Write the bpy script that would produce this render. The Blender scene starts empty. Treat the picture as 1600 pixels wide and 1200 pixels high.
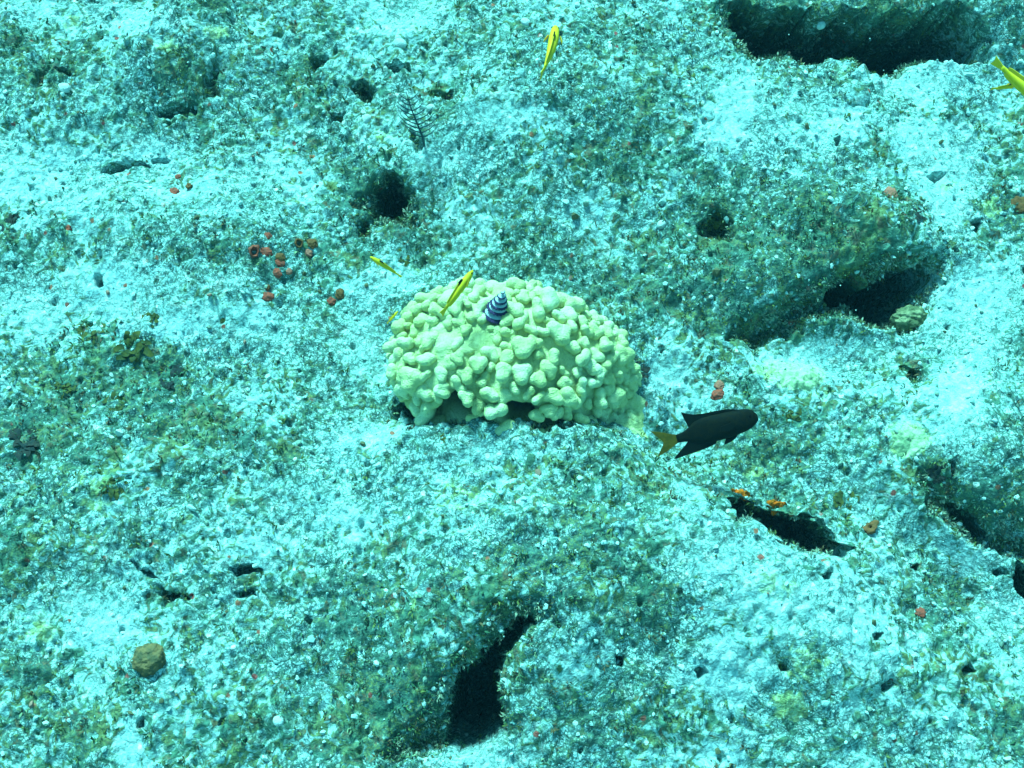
import bpy, bmesh, math, random
import numpy as np
from mathutils import Vector, Matrix

random.seed(7)
RNG = np.random.RandomState(11)
SC = bpy.context.scene
COL = SC.collection
R = math.radians

# ------------------------------------------------------------------ camera
PITCH, HFOV, DIST = R(48), R(55), 1.54
TH = math.tan(HFOV / 2)
FWD = Vector((0, math.cos(PITCH), -math.sin(PITCH)))
UPV = Vector((0, math.sin(PITCH), math.cos(PITCH)))
CAM = -FWD * DIST
cd = bpy.data.cameras.new('camera')
cd.sensor_width = 36
cd.lens = 18 / TH
cd.clip_start = 0.02
cd.clip_end = 500
cam = bpy.data.objects.new('camera', cd)
cam.location = CAM
cam.rotation_euler = (R(90) - PITCH, 0, 0)
COL.objects.link(cam)
SC.camera = cam

# ------------------------------------------------------------------ light: daylight that has come down through blue-green water
SUN_EL, SUN_AZ = R(63), R(-28)          # azimuth from +y towards +x
WATER_TINT = (0.32, 1.0, 0.97, 1)
w = bpy.data.worlds.new('World')
SC.world = w
w.use_nodes = True
nt = w.node_tree
nt.nodes.clear()
out = nt.nodes.new('ShaderNodeOutputWorld')
bg = nt.nodes.new('ShaderNodeBackground')
sky = nt.nodes.new('ShaderNodeTexSky')
sky.sky_type = 'NISHITA'
sky.sun_disc = False
sky.sun_elevation = SUN_EL
sky.sun_rotation = SUN_AZ
mul = nt.nodes.new('ShaderNodeMix')
mul.data_type = 'RGBA'
mul.blend_type = 'MULTIPLY'
mul.inputs['Factor'].default_value = 1
mul.inputs['B'].default_value = (0.20, 0.95, 0.85, 1)
nt.links.new(sky.outputs['Color'], mul.inputs['A'])
nt.links.new(mul.outputs['Result'], bg.inputs['Color'])
nt.links.new(bg.outputs['Background'], out.inputs['Surface'])
bg.inputs['Strength'].default_value = 0.10
sl = bpy.data.lights.new('sun', 'SUN')
sl.energy = 3.6
sl.angle = R(12)
sl.color = WATER_TINT[:3]
sun = bpy.data.objects.new('sun', sl)
sd = Vector((math.sin(SUN_AZ) * math.cos(SUN_EL), math.cos(SUN_AZ) * math.cos(SUN_EL), math.sin(SUN_EL)))
sun.rotation_euler = sd.to_track_quat('Z', 'Y').to_euler()
sun.location = (0, 0, 4)
COL.objects.link(sun)
vs = SC.view_settings
vs.view_transform = 'Standard'
vs.look = 'None'
vs.gamma = 1
vs.use_curve_mapping = False
vs.exposure = 1.55

# ------------------------------------------------------------------ helpers
def tag(o, label=None, cat=None, group=None, kind=None):
    if label: o['label'] = label
    if cat: o['category'] = cat
    if group: o['group'] = group
    if kind: o['kind'] = kind
    return o

def link_mesh(name, me, mat=None, parent=None):
    o = bpy.data.objects.new(name, me)
    COL.objects.link(o)
    if mat and not me.materials: me.materials.append(mat)
    if parent: o.parent = parent
    return o

def empty(name, loc, **kw):
    o = bpy.data.objects.new(name, None)
    o.empty_display_size = 0.02
    o.location = loc
    COL.objects.link(o)
    return tag(o, **kw)

def np_mesh(name, V, F, smooth=True):
    """V (n,3) floats, F (m,k) ints with k = 3 or 4"""
    V = np.asarray(V, np.float32); F = np.asarray(F, np.int32)
    me = bpy.data.meshes.new(name)
    m, k = F.shape
    me.vertices.add(len(V)); me.vertices.foreach_set('co', V.ravel())
    me.loops.add(m * k); me.loops.foreach_set('vertex_index', F.ravel())
    me.polygons.add(m)
    me.polygons.foreach_set('loop_start', np.arange(0, m * k, k, dtype=np.int32))
    me.polygons.foreach_set('use_smooth', np.full(m, smooth))
    me.update(calc_edges=True)
    return me

def attr(me, name, a):
    at = me.attributes.new(name, 'FLOAT', 'POINT')
    at.data.foreach_set('value', np.ascontiguousarray(a, np.float32))

def attr_col(me, name, a):
    at = me.attributes.new(name, 'FLOAT_COLOR', 'POINT')
    at.data.foreach_set('color', np.ascontiguousarray(a, np.float32).ravel())

def sstep(a, b, x):
    t = np.clip((x - a) / (b - a), 0, 1)
    return t * t * (3 - 2 * t)

_G = {}
def gnoise(x, y, seed):
    """2-D gradient noise, about -0.7..0.7"""
    if seed not in _G:
        r = np.random.RandomState(1000 + seed)
        a = r.rand(256, 256).astype(np.float32) * 2 * math.pi
        _G[seed] = (np.cos(a), np.sin(a))
    gx, gy = _G[seed]
    xf = np.floor(x); yf = np.floor(y)
    xi = xf.astype(np.int32) & 255; yi = yf.astype(np.int32) & 255
    fx = (x - xf).astype(np.float32); fy = (y - yf).astype(np.float32)
    u = fx * fx * fx * (fx * (fx * 6 - 15) + 10); v = fy * fy * fy * (fy * (fy * 6 - 15) + 10)
    x1 = (xi + 1) & 255; y1 = (yi + 1) & 255
    n00 = gx[xi, yi] * fx + gy[xi, yi] * fy
    n10 = gx[x1, yi] * (fx - 1) + gy[x1, yi] * fy
    n01 = gx[xi, y1] * fx + gy[xi, y1] * (fy - 1)
    n11 = gx[x1, y1] * (fx - 1) + gy[x1, y1] * (fy - 1)
    a = n00 + u * (n10 - n00); b = n01 + u * (n11 - n01)
    return a + v * (b - a)

def fbm(x, y, seed, octs=3, rough=0.5):
    s = 0; amp = 1; tot = 0
    for i in range(octs):
        s = s + amp * gnoise(x * 2 ** i + 13.7 * i, y * 2 ** i + 7.3 * i, seed + i)
        tot += amp; amp *= rough
    return s / tot

def worley(x, y, seed):
    r = np.random.RandomState(5000 + seed)
    jx = r.rand(256, 256).astype(np.float32); jy = r.rand(256, 256).astype(np.float32); jh = r.rand(256, 256).astype(np.float32)
    xf = np.floor(x).astype(np.int32); yf = np.floor(y).astype(np.int32)
    best = np.full(x.shape, 9.0, np.float32); hh = np.zeros(x.shape, np.float32)
    for dx in (-1, 0, 1):
        for dy in (-1, 0, 1):
            cx = xf + dx; cy = yf + dy
            px = jx[cx & 255, cy & 255] + cx; py = jy[cx & 255, cy & 255] + cy
            d = (px - x) ** 2 + (py - y) ** 2
            mk = d < best
            best = np.where(mk, d, best); hh = np.where(mk, jh[cx & 255, cy & 255], hh)
    return np.sqrt(best), hh

# picture coordinates of the 1600 x 1200 photograph, for laying the reef out
def ray(u, v):
    nx = (u - 800) / 800 * TH; ny = -(v - 600) / 800 * TH
    return (FWD + Vector((1, 0, 0)) * nx + UPV * ny)

def project(x, y, z):
    dx = x - CAM.x; dy = y - CAM.y; dz = z - CAM.z
    dep = dy * FWD.y + dz * FWD.z
    up = dy * UPV.y + dz * UPV.z
    dep = np.maximum(dep, 0.15)
    return 800 + dx / dep / TH * 800, 600 - up / dep / TH * 800

# ------------------------------------------------------------------ layout of the reef
# broad swells: u, v, ru, rv, turn (degrees), height (m)
SWELLS = [
    (800, 940, 330, 220, 10, 0.115), (960, 830, 190, 110, 25, 0.035),
    (870, 190, 300, 170, 5, 0.09), (1330, 250, 220, 120, 15, 0.035), (1420, -60, 330, 95, 3, 0.12),
    (1340, 385, 130, 60, 12, 0.055), (1190, 460, 120, 60, 0, 0.03), (230, 120, 200, 90, -20, 0.065),
    (300, 420, 230, 120, 20, 0.05), (150, 800, 240, 150, 0, 0.05), (1500, 690, 130, 130, 20, 0.07),
    (1230, 990, 220, 120, 35, 0.075), (1570, 800, 110, 70, 30, 0.05), (430, 1080, 220, 110, 0, 0.02),
    (790, 735, 190, 45, 4, 0.045), (900, 720, 90, 40, 20, 0.02), (1190, 740, 120, 60, 30, -0.04), (1060, 690, 60, 110, 0, -0.035), (1290, 540, 170, 40, 10, -0.04),
    (1470, 880, 160, 40, 35, -0.04), (600, 640, 90, 90, 0, -0.02), (560, 900, 100, 120, 20, -0.02),
    (700, 1100, 130, 110, 0, -0.02), (1540, 190, 60, 120, 0, -0.02), (100, 260, 160, 50, 10, -0.015),
    (700, 250, 80, 30, -10, 0.02), (1335, 150, 34, 30, 0, 0.02), (1560, 60, 60, 40, 0, 0.05), (300, 105, 90, 60, -40, 0.03),
]
# algal turf cover and bare pale sand: u, v, ru, rv, strength
ALGAE = [
    (300, 130, 50, 60, .9), (85, 110, 50, 35, .8), (15, 70, 22, 60, .8), (330, 15, 70, 22, .7), (500, 30, 45, 30, .6), (480, 130, 35, 35, .6),
    (565, 150, 50, 25, .7), (200, 265, 60, 20, .4), (470, 220, 60, 50, .4), (600, 320, 70, 55, .9), (545, 385, 55, 50, .6), (665, 390, 40, 40, .5),
    (690, 150, 35, 18, .8), (980, 190, 60, 40, .4), (1010, 250, 110, 40, .6), (900, 260, 60, 40, .4), (1140, 360, 70, 60, .8), (1190, 420, 100, 50, .7),
    (1060, 480, 80, 60, .6), (940, 460, 60, 40, .4), (1340, 350, 110, 50, .8), (1375, 240, 30, 22, .8), (1335, 145, 34, 30, .8), (1180, 520, 70, 40, .9),
    (1350, 430, 130, 60, .9), (1560, 320, 35, 90, .6), (1590, 200, 20, 60, .5), (1430, 590, 35, 25, .8), (1280, 650, 70, 40, .6), (1180, 710, 80, 40, .7),
    (1010, 800, 110, 80, .5), (900, 740, 80, 60, .4), (760, 790, 100, 50, .4), (740, 950, 130, 60, .7), (620, 1080, 110, 90, .9), (590, 1150, 90, 50, .8),
    (540, 960, 60, 50, .5), (900, 900, 110, 60, .5), (1000, 960, 70, 50, .5), (1180, 1000, 80, 40, .5), (1320, 1060, 110, 60, .35), (1400, 970, 60, 40, .5),
    (1500, 930, 50, 40, .7), (1500, 1070, 60, 50, .6), (1580, 1130, 40, 60, .5), (1540, 800, 90, 50, .9), (1450, 760, 40, 40, .8), (1050, 1130, 130, 60, .5),
    (890, 1120, 70, 60, .5), (120, 630, 110, 60, .8), (190, 550, 90, 50, .8), (60, 690, 70, 35, .9), (40, 860, 50, 80, .7), (60, 1080, 80, 90, .7),
    (150, 1150, 90, 40, .6), (160, 750, 70, 22, .5), (290, 650, 70, 40, .6), (360, 690, 60, 35, .6), (450, 690, 50, 40, .5), (480, 600, 50, 40, .3),
    (385, 380, 60, 50, .4), (270, 590, 26, 16, 1), (8, 350, 18, 40, 1), (50, 400, 50, 25, .6), (390, 905, 50, 30, .7), (380, 1130, 90, 50, .5),
    (270, 930, 40, 25, .6), (200, 850, 60, 40, .3), (1200, 20, 90, 60, .8), (1400, 20, 120, 40, .8), (1120, 580, 50, 40, .3), (1000, 570, 26, 30, .7),
    (830, 380, 60, 60, .3), (1040, 380, 90, 60, .3), (760, 40, 80, 40, .3), (980, 60, 100, 40, .3), (330, 290, 60, 30, .3), (440, 800, 60, 60, .3),
    (1220, 800, 90, 20, .7), (1330, 500, 110, 50, .7), (1260, 300, 60, 40, .4), (1190, 620, 40, 50, .5),
]
PALE = [
    (245, 238, 32, 20, 1.2), (190, 455, 60, 45, 1.1), (275, 510, 50, 28, 1), (80, 290, 100, 45, .7), (50, 470, 70, 50, .6), (1480, 300, 42, 65, 1.2),
    (1500, 490, 70, 60, .8), (1500, 630, 45, 70, 1.1), (1440, 230, 50, 30, .8), (1450, 130, 90, 28, .9), (1270, 190, 80, 40, .6), (1140, 180, 60, 60, .6),
    (760, 185, 50, 25, .8), (700, 250, 45, 30, .8), (620, 440, 42, 26, 1.1), (570, 530, 35, 70, .8), (490, 800, 80, 60, .6), (550, 690, 60, 30, .6),
    (205, 1170, 22, 50, 1.2), (180, 960, 50, 60, .7), (90, 950, 60, 40, .5), (1050, 820, 50, 40, .6), (1100, 890, 60, 40, .7), (1180, 860, 60, 30, .7),
    (1130, 1050, 80, 60, .5), (1250, 950, 80, 50, .8), (1420, 830, 60, 40, .6), (1510, 880, 40, 30, .7), (1030, 585, 32, 22, 1), (1090, 620, 40, 30, .7),
    (1240, 570, 70, 30, .8), (1350, 980, 50, 30, .6), (1550, 440, 60, 50, .6), (1570, 960, 50, 40, .6), (740, 1190, 60, 24, 1.2), (660, 20, 60, 40, .5),
    (1310, 540, 90, 25, .8), (430, 270, 80, 60, .3), (300, 300, 90, 40, .5), (400, 520, 90, 50, .5), (900, 330, 40, 30, .5), (190, 30, 60, 40, .5), (60, 30, 50, 30, .4),
    (150, 1070, 20, 16, 1), (600, 15, 60, 30, .3), (700, 720, 90, 30, .4), (820, 700, 90, 20, .5),
]
YELLOW = [   # yellow-green mustard crust
    (1250, 590, 40, 22, 1), (1200, 580, 30, 18, .6), (1420, 690, 34, 26, 1), (1545, 330, 18, 20, .6), (1260, 1040, 50, 40, .5), (720, 780, 60, 40, .4), (120, 40, 40, 22, .4),
    (260, 80, 26, 20, .5), (1480, 290, 18, 12, .5), (150, 780, 50, 60, .4), (1200, 920, 60, 30, .4), (640, 960, 60, 40, .3), (340, 55, 22, 16, .6), (1230, 1110, 30, 24, .8), (1000, 760, 60, 30, .3),
    (600, 220, 30, 20, .4), (1180, 740, 20, 14, .6), (240, 1010, 40, 40, .3), (70, 990, 30, 20, .6)]
# holes: outline, depth (m), wall width (px), undercut
def up(P, dv):
    return [(a, b - dv) for a, b in P]
HOLES = [
    # big crevice below the top right rock: shaded front, then the black slot
    ([(1126, 22), (1150, 24), (1200, 40), (1250, 26), (1290, 44), (1330, 32), (1370, 48), (1400, 28), (1450, 44), (1480, 26), (1512, 40), (1530, 60), (1545, 94), (1480, 94), (1430, 97), (1410, 114), (1372, 123), (1330, 99), (1255, 99), (1238, 84), (1190, 96), (1165, 80), (1140, 50)], .075, 42, .22),
    (up([(1140, 40), (1185, 56), (1240, 42), (1290, 58), (1330, 50), (1370, 64), (1400, 46), (1440, 58), (1480, 52), (1500, 44), (1520, 60), (1545, 94), (1480, 93), (1430, 96), (1410, 113), (1372, 122), (1330, 98), (1262, 98), (1240, 72), (1190, 92), (1165, 78)], 26), .30, 12, .86),
    # overhang right of the middle
    ([(1150, 510), (1185, 488), (1210, 492), (1240, 462), (1285, 446), (1300, 420), (1340, 424), (1380, 402), (1440, 398), (1478, 412), (1475, 450), (1450, 470), (1445, 500), (1420, 525), (1370, 518), (1320, 500), (1260, 500), (1235, 525), (1180, 545), (1135, 530)], .065, 46, .22),
    (up([(1296, 472), (1340, 456), (1375, 462), (1400, 440), (1430, 446), (1450, 436), (1466, 455), (1440, 480), (1430, 522), (1375, 516), (1330, 498), (1290, 490)], 34), .26, 13, .86),
    # dark hole up left of the coral
    ([(555, 320), (590, 290), (630, 295), (650, 325), (648, 360), (610, 362), (580, 350)], .05, 30, .3),
    (up([(586, 322), (608, 306), (632, 318), (640, 345), (612, 352), (592, 342)], 24), .20, 12, .82),
    # black hole at the bottom
    ([(770, 950), (830, 940), (870, 972), (815, 1008), (790, 1050), (797, 1130), (796, 1165), (740, 1176), (660, 1190), (600, 1185), (640, 1130), (690, 1070), (730, 1010)], .05, 56, .2),
    ([(790, 975), (830, 962), (836, 980), (800, 1005), (782, 1050), (790, 1120), (794, 1166), (745, 1168), (690, 1172), (692, 1120), (704, 1070), (735, 1032), (765, 1008)], .30, 13, .66),
    # slanting slit at lower right
    ([(1135, 786), (1160, 778), (1230, 812), (1300, 832), (1330, 868), (1280, 884), (1245, 870), (1220, 846), (1150, 812)], .22, 13, .82),
    # ledge at the right edge
    ([(1440, 735), (1500, 775), (1560, 800), (1640, 830), (1650, 900), (1600, 880), (1545, 862), (1490, 835), (1450, 790)], .05, 44, .2),
    (up([(1490, 818), (1540, 822), (1560, 850), (1535, 862), (1500, 842)], 26), .14, 10, .8),
    ([(1585, 885), (1640, 900), (1640, 970), (1600, 938), (1580, 910)], .18, 10, .8),
    # under the coral
    ([(620, 640), (682, 626), (745, 640), (780, 640), (840, 655), (900, 652), (910, 668), (850, 676), (800, 668), (740, 664), (690, 668), (640, 660)], .07, 12, .6),
    # smaller holes, nooks and cracks
    ([(1408, 578), (1440, 570), (1460, 592), (1420, 606)], .05, 10, .6),
    ([(1092, 352), (1120, 336), (1150, 350), (1140, 385), (1110, 378)], .05, 16, .5),
    ([(160, 276), (185, 262), (215, 256), (238, 266), (200, 266), (175, 280)], .035, 5, .6),
    ([(236, 255), (262, 246), (268, 254), (240, 262)], .02, 5, .5),
    ([(205, 884), (222, 896), (252, 902), (248, 912), (222, 904)], .03, 5, .6),
    ([(250, 920), (280, 925), (300, 935), (262, 942), (252, 958)], .035, 6, .6),
    ([(360, 896), (395, 888), (410, 896), (392, 905), (372, 912)], .035, 6, .6),
    ([(366, 930), (392, 925), (400, 934), (372, 940)], .02, 5, .6),
    ([(545, 142), (568, 130), (588, 150), (575, 160), (556, 158)], .04, 8, .6),
    ([(602, 112), (640, 108), (645, 122), (618, 124)], .03, 7, .6),
    ([(515, 184), (540, 180), (535, 200), (518, 202)], .05, 6, .6),
    ([(484, 100), (510, 94), (508, 112), (490, 114)], .03, 6, .6),
    ([(670, 148), (708, 146), (706, 160), (678, 160)], .03, 8, .5),
    ([(148, 436), (158, 434), (162, 452), (152, 452)], .03, 4, .6),
    ([(60, 118), (80, 112), (72, 142), (50, 150)], .03, 8, .6),
    ([(90, 118), (112, 112), (114, 126), (98, 128)], .03, 6, .6),
    ([(240, 172), (280, 176), (310, 168), (306, 182), (260, 190)], .03, 9, .6),
    ([(318, 130), (338, 100), (346, 130), (346, 164), (320, 160)], .025, 10, .5),
    ([(264, 8), (282, 4), (284, 14), (268, 16)], .03, 5, .6),
    ([(156, 38), (176, 20), (186, 26), (172, 46)], .02, 7, .5),
    ([(1500, 1050), (1512, 1044), (1522, 1054), (1508, 1060)], .04, 4, .6),
    ([(1552, 896), (1562, 890), (1570, 902), (1556, 906)], .03, 4, .6),
    ([(1484, 398), (1492, 394), (1497, 402), (1488, 406)], .04, 3, .6),
    ([(1362, 996), (1378, 992), (1376, 1010), (1362, 1008)], .03, 5, .5),
    ([(1286, 902), (1300, 898), (1300, 912), (1288, 914)], .025, 5, .5),
    ([(1418, 888), (1434, 886), (1436, 898), (1420, 896)], .025, 5, .5),
    ([(962, 1028), (974, 1024), (974, 1042), (964, 1044)], .03, 4, .6),
    ([(1082, 1050), (1096, 1044), (1104, 1060), (1090, 1068)], .025, 5, .6),
    ([(1372, 1075), (1392, 1065), (1400, 1080), (1380, 1086)], .02, 6, .5),
    ([(1212, 1046), (1226, 1040), (1230, 1054), (1216, 1056)], .02, 5, .5),
    ([(1304, 224), (1312, 222), (1310, 240), (1302, 238)], .025, 4, .5),
    ([(1516, 352), (1532, 350), (1530, 366), (1518, 366)], .03, 5, .5),
    ([(1448, 282), (1462, 270), (1478, 276), (1462, 290)], .02, 6, .5),
    ([(346, 1128), (356, 1124), (352, 1138), (342, 1136)], .025, 4, .6),
    ([(640, 210), (664, 222), (660, 246), (648, 250)], .02, 6, .5),
    ([(556, 354), (578, 350), (580, 372), (562, 372)], .04, 8, .5),
    ([(1480, 728), (1494, 718), (1496, 748), (1484, 752)], .03, 6, .5),
    ([(215, 1130), (226, 1126), (224, 1140), (214, 1140)], .02, 4, .6),
]

def blobs(L, u, v):
    s = np.zeros_like(u)
    for (bu, bv, ru, rv, k) in L:
        m = (np.abs(u - bu) < 2.6 * ru) & (np.abs(v - bv) < 2.6 * rv)
        s[m] += k * np.exp(-(((u[m] - bu) / ru) ** 2 + ((v[m] - bv) / rv) ** 2))
    return s

def poly_sd(P, u, v):
    """signed distance to a polygon, positive inside"""
    P = np.array(P, np.float32)
    d = np.full(u.shape, 1e9, np.float32); ins = np.zeros(u.shape, bool)
    for i in range(len(P)):
        ax, ay = P[i]; bx, by = P[(i + 1) % len(P)]
        ex, ey = bx - ax, by - ay
        t = np.clip(((u - ax) * ex + (v - ay) * ey) / (ex * ex + ey * ey), 0, 1)
        d = np.minimum(d, (u - ax - t * ex) ** 2 + (v - ay - t * ey) ** 2)
        c = ((ay <= v) != (by <= v))
        xx = ax + (v - ay) / (ey if abs(ey) > 1e-6 else 1e-6) * ex
        ins ^= c & (u < xx)
    d = np.sqrt(d)
    return np.where(ins, d, -d)

SLOPE = 0.40
def base_z(x, y):
    return 1.3 * np.tanh(SLOPE * y / 1.3)

def swell_z(x, y):
    z = base_z(x, y)
    u, v = project(x, y, z)
    s = np.zeros_like(z)
    for (bu, bv, ru, rv, rot, h) in SWELLS:
        c, q = math.cos(R(rot)), math.sin(R(rot))
        du = u - bu; dv = v - bv
        a = (du * c + dv * q) / ru; b = (-du * q + dv * c) / rv
        s += h * np.exp(-(a * a + b * b))
    s += 0.044 * fbm(x / .30, y / .30, 1, 3, .5)
    return z + s

def terrain(x, y):
    """full surface: returns displaced x, y, z and cover masks"""
    z = swell_z(x, y)
    u, v = project(x, y, z)
    wob = fbm(x / .035, y / .035, 40, 3, .6)
    wob2 = fbm(x / .035 + 50, y / .035, 44, 3, .6)
    alg = blobs(ALGAE, u + 26 * wob2, v + 26 * wob)
    pale = blobs(PALE, u + 18 * wob, v + 18 * wob2)
    yel = blobs(YELLOW, u + 14 * wob, v + 14 * wob2)
    big = fbm(x / .16, y / .16, 60, 3, .6)
    alg = np.clip(.68 * alg + .55 * big + .10 * wob, 0, 1.1)
    # ground roughness
    rough = np.clip(1.0 - .75 * np.clip(pale, 0, 1), .2, 1)
    mid = fbm(x / .075, y / .075, 8, 3, .55)
    ridged = 1 - np.abs(fbm(x / .045, y / .045, 14, 3, .55)) * 2.6
    var = sstep(-.28, .32, fbm(x / .12 + 3, y / .12, 52, 3, .55))
    z = z + rough * (.021 * mid + .010 * ridged)
    rough = rough * (.50 + .85 * var)
    f1, hh = worley(x / .019, y / .019, 3)
    z = z + rough * .0075 * np.sqrt(np.clip(.55 - f1, 0, 1)) * hh
    f2, h2 = worley(x / .0125 + 5, y / .0125, 9)
    z = z + (.4 + .6 * rough) * .0055 * np.sqrt(np.clip(.6 - f2, 0, 1)) * h2
    z = z + (.3 + .7 * rough) * .0048 * fbm(x / .017, y / .017, 20, 3, .62)
    # pale knobbly crust at the lower right
    kn = blobs([(1300, 1030, 140, 80, 1), (1150, 1050, 70, 50, .8), (1220, 960, 60, 40, .7), (1470, 1130, 60, 40, .6), (1060, 560, 40, 30, .6), (1240, 590, 60, 30, .5)], u + 20 * wob, v + 20 * wob2)
    f4, h4 = worley(x / .024 + 2, y / .024 + .4 * wob, 17)
    z = z + np.clip(kn, 0, 1) * .017 * np.sqrt(np.clip(.62 - f4, 0, 1)) * (.4 + .6 * h4)
    pale = pale + .55 * kn * sstep(.62, .30, f4)
    alg = alg - .25 * kn
    # little borings in the rock
    f3, h3 = worley(x / .052, y / .052, 31)
    z = z - .013 * sstep(.17, .06, f3 * (1 + .9 * wob2) + .16 * np.abs(wob) + .05 * h3) * (h3 > .66)
    # holes and overhangs
    ox = np.zeros_like(x); oy = np.zeros_like(x); dz = np.zeros_like(x)
    for (P, dep, ww, k) in HOLES:
        A = np.array(P)
        m = (u > A[:, 0].min() - 30) & (u < A[:, 0].max() + 30) & (v > A[:, 1].min() - 30) & (v < A[:, 1].max() + 30)
        if not m.any(): continue
        size = min(np.ptp(A[:, 0]), np.ptp(A[:, 1]))
        wv = min(.5 * size, 22)
        wl = 16 if size > 34 else 0
        sd_ = poly_sd(P, u[m] + wv * wob[m] + wl * big[m], v[m] + wv * wob2[m] + wl * mid[m])
        t = np.clip((sd_ + ww * .15) / ww, 0, 1)
        t = t ** .8
        dd = dep * t
        dz[m] += dd
        oy[m] += dd * k
    z = z - dz
    # walls inside the holes stay lumpy
    lump = np.clip(dz * 10, 0, 1)
    yo = y + oy
    sk = z + .6 * yo
    oy = oy + lump * (.030 * fbm(x / .055, sk / .05, 73, 3, .55) + .012 * np.abs(fbm(x / .018, sk / .016, 77, 2, .6)))
    ox = ox + lump * .022 * fbm(x / .04 + 9, sk / .04, 71, 3)
    z = z + lump * .016 * fbm(x / .03 + 4, sk / .03, 79, 3, .6)
    return x + ox, y + oy, z, alg, pale, yel, dz

# ------------------------------------------------------------------ materials
def new_mat(name):
    m = bpy.data.materials.new(name); m.use_nodes = True
    n = m.node_tree; n.nodes.clear()
    o = n.nodes.new('ShaderNodeOutputMaterial'); b = n.nodes.new('ShaderNodeBsdfPrincipled')
    n.links.new(b.outputs[0], o.inputs['Surface'])
    b.inputs['Roughness'].default_value = .85
    b.inputs['Specular IOR Level'].default_value = .06
    return m, n, b

class NB:
    """short node-building helper"""
    def __init__(s, n): s.n = n; s.l = n.links
    def val(s, node, sock, x):
        if isinstance(x, bpy.types.NodeSocket): s.l.new(x, node.inputs[sock])
        else: node.inputs[sock].default_value = x
    def coord(s, kind='Object'):
        return s.n.nodes.new('ShaderNodeNewGeometry').outputs['Position']
    def noise(s, co, scale, detail=3, rough=.55, dist=0, off=None):
        if off:
            mp = s.n.nodes.new('ShaderNodeMapping'); s.l.new(co, mp.inputs[0]); mp.inputs['Location'].default_value = off; co = mp.outputs[0]
        t = s.n.nodes.new('ShaderNodeTexNoise'); s.l.new(co, t.inputs['Vector'])
        t.inputs['Scale'].default_value = scale; t.inputs['Detail'].default_value = detail
        t.inputs['Roughness'].default_value = rough; t.inputs['Distortion'].default_value = dist
        return t.outputs['Fac']
    def voro(s, co, scale, rnd=1):
        t = s.n.nodes.new('ShaderNodeTexVoronoi'); s.l.new(co, t.inputs['Vector']); t.inputs['Scale'].default_value = scale
        t.inputs['Randomness'].default_value = rnd
        return t.outputs['Distance'], t.outputs['Color']
    def math(s, op, a, b=0.0, c=0.0):
        t = s.n.nodes.new('ShaderNodeMath'); t.operation = op
        s.val(t, 0, a); s.val(t, 1, b)
        if op == 'MULTIPLY_ADD': s.val(t, 2, c)
        return t.outputs[0]
    def ramp(s, f, a, b, lo=0.0, hi=1.0):
        t = s.n.nodes.new('ShaderNodeMapRange'); t.interpolation_type = 'SMOOTHSTEP'
        s.val(t, 'Value', f); s.val(t, 'From Min', a); s.val(t, 'From Max', b); s.val(t, 'To Min', lo); s.val(t, 'To Max', hi)
        return t.outputs[0]
    def mix(s, f, a, b):
        t = s.n.nodes.new('ShaderNodeMix'); t.data_type = 'RGBA'
        s.val(t, 'Factor', f)
        for k, x in (('A', a), ('B', b)):
            if isinstance(x, tuple): x = (*x[:3], 1)
            s.val(t, k, x)
        return t.outputs['Result']
    def attr(s, name, out='Fac'):
        t = s.n.nodes.new('ShaderNodeAttribute'); t.attribute_name = name
        return t.outputs[out]
    def bump(s, h, strength, dist, bsdf):
        t = s.n.nodes.new('ShaderNodeBump'); t.inputs['Strength'].default_value = strength; t.inputs['Distance'].default_value = dist
        s.l.new(h, t.inputs['Height']); s.l.new(t.outputs[0], bsdf.inputs['Normal'])

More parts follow.
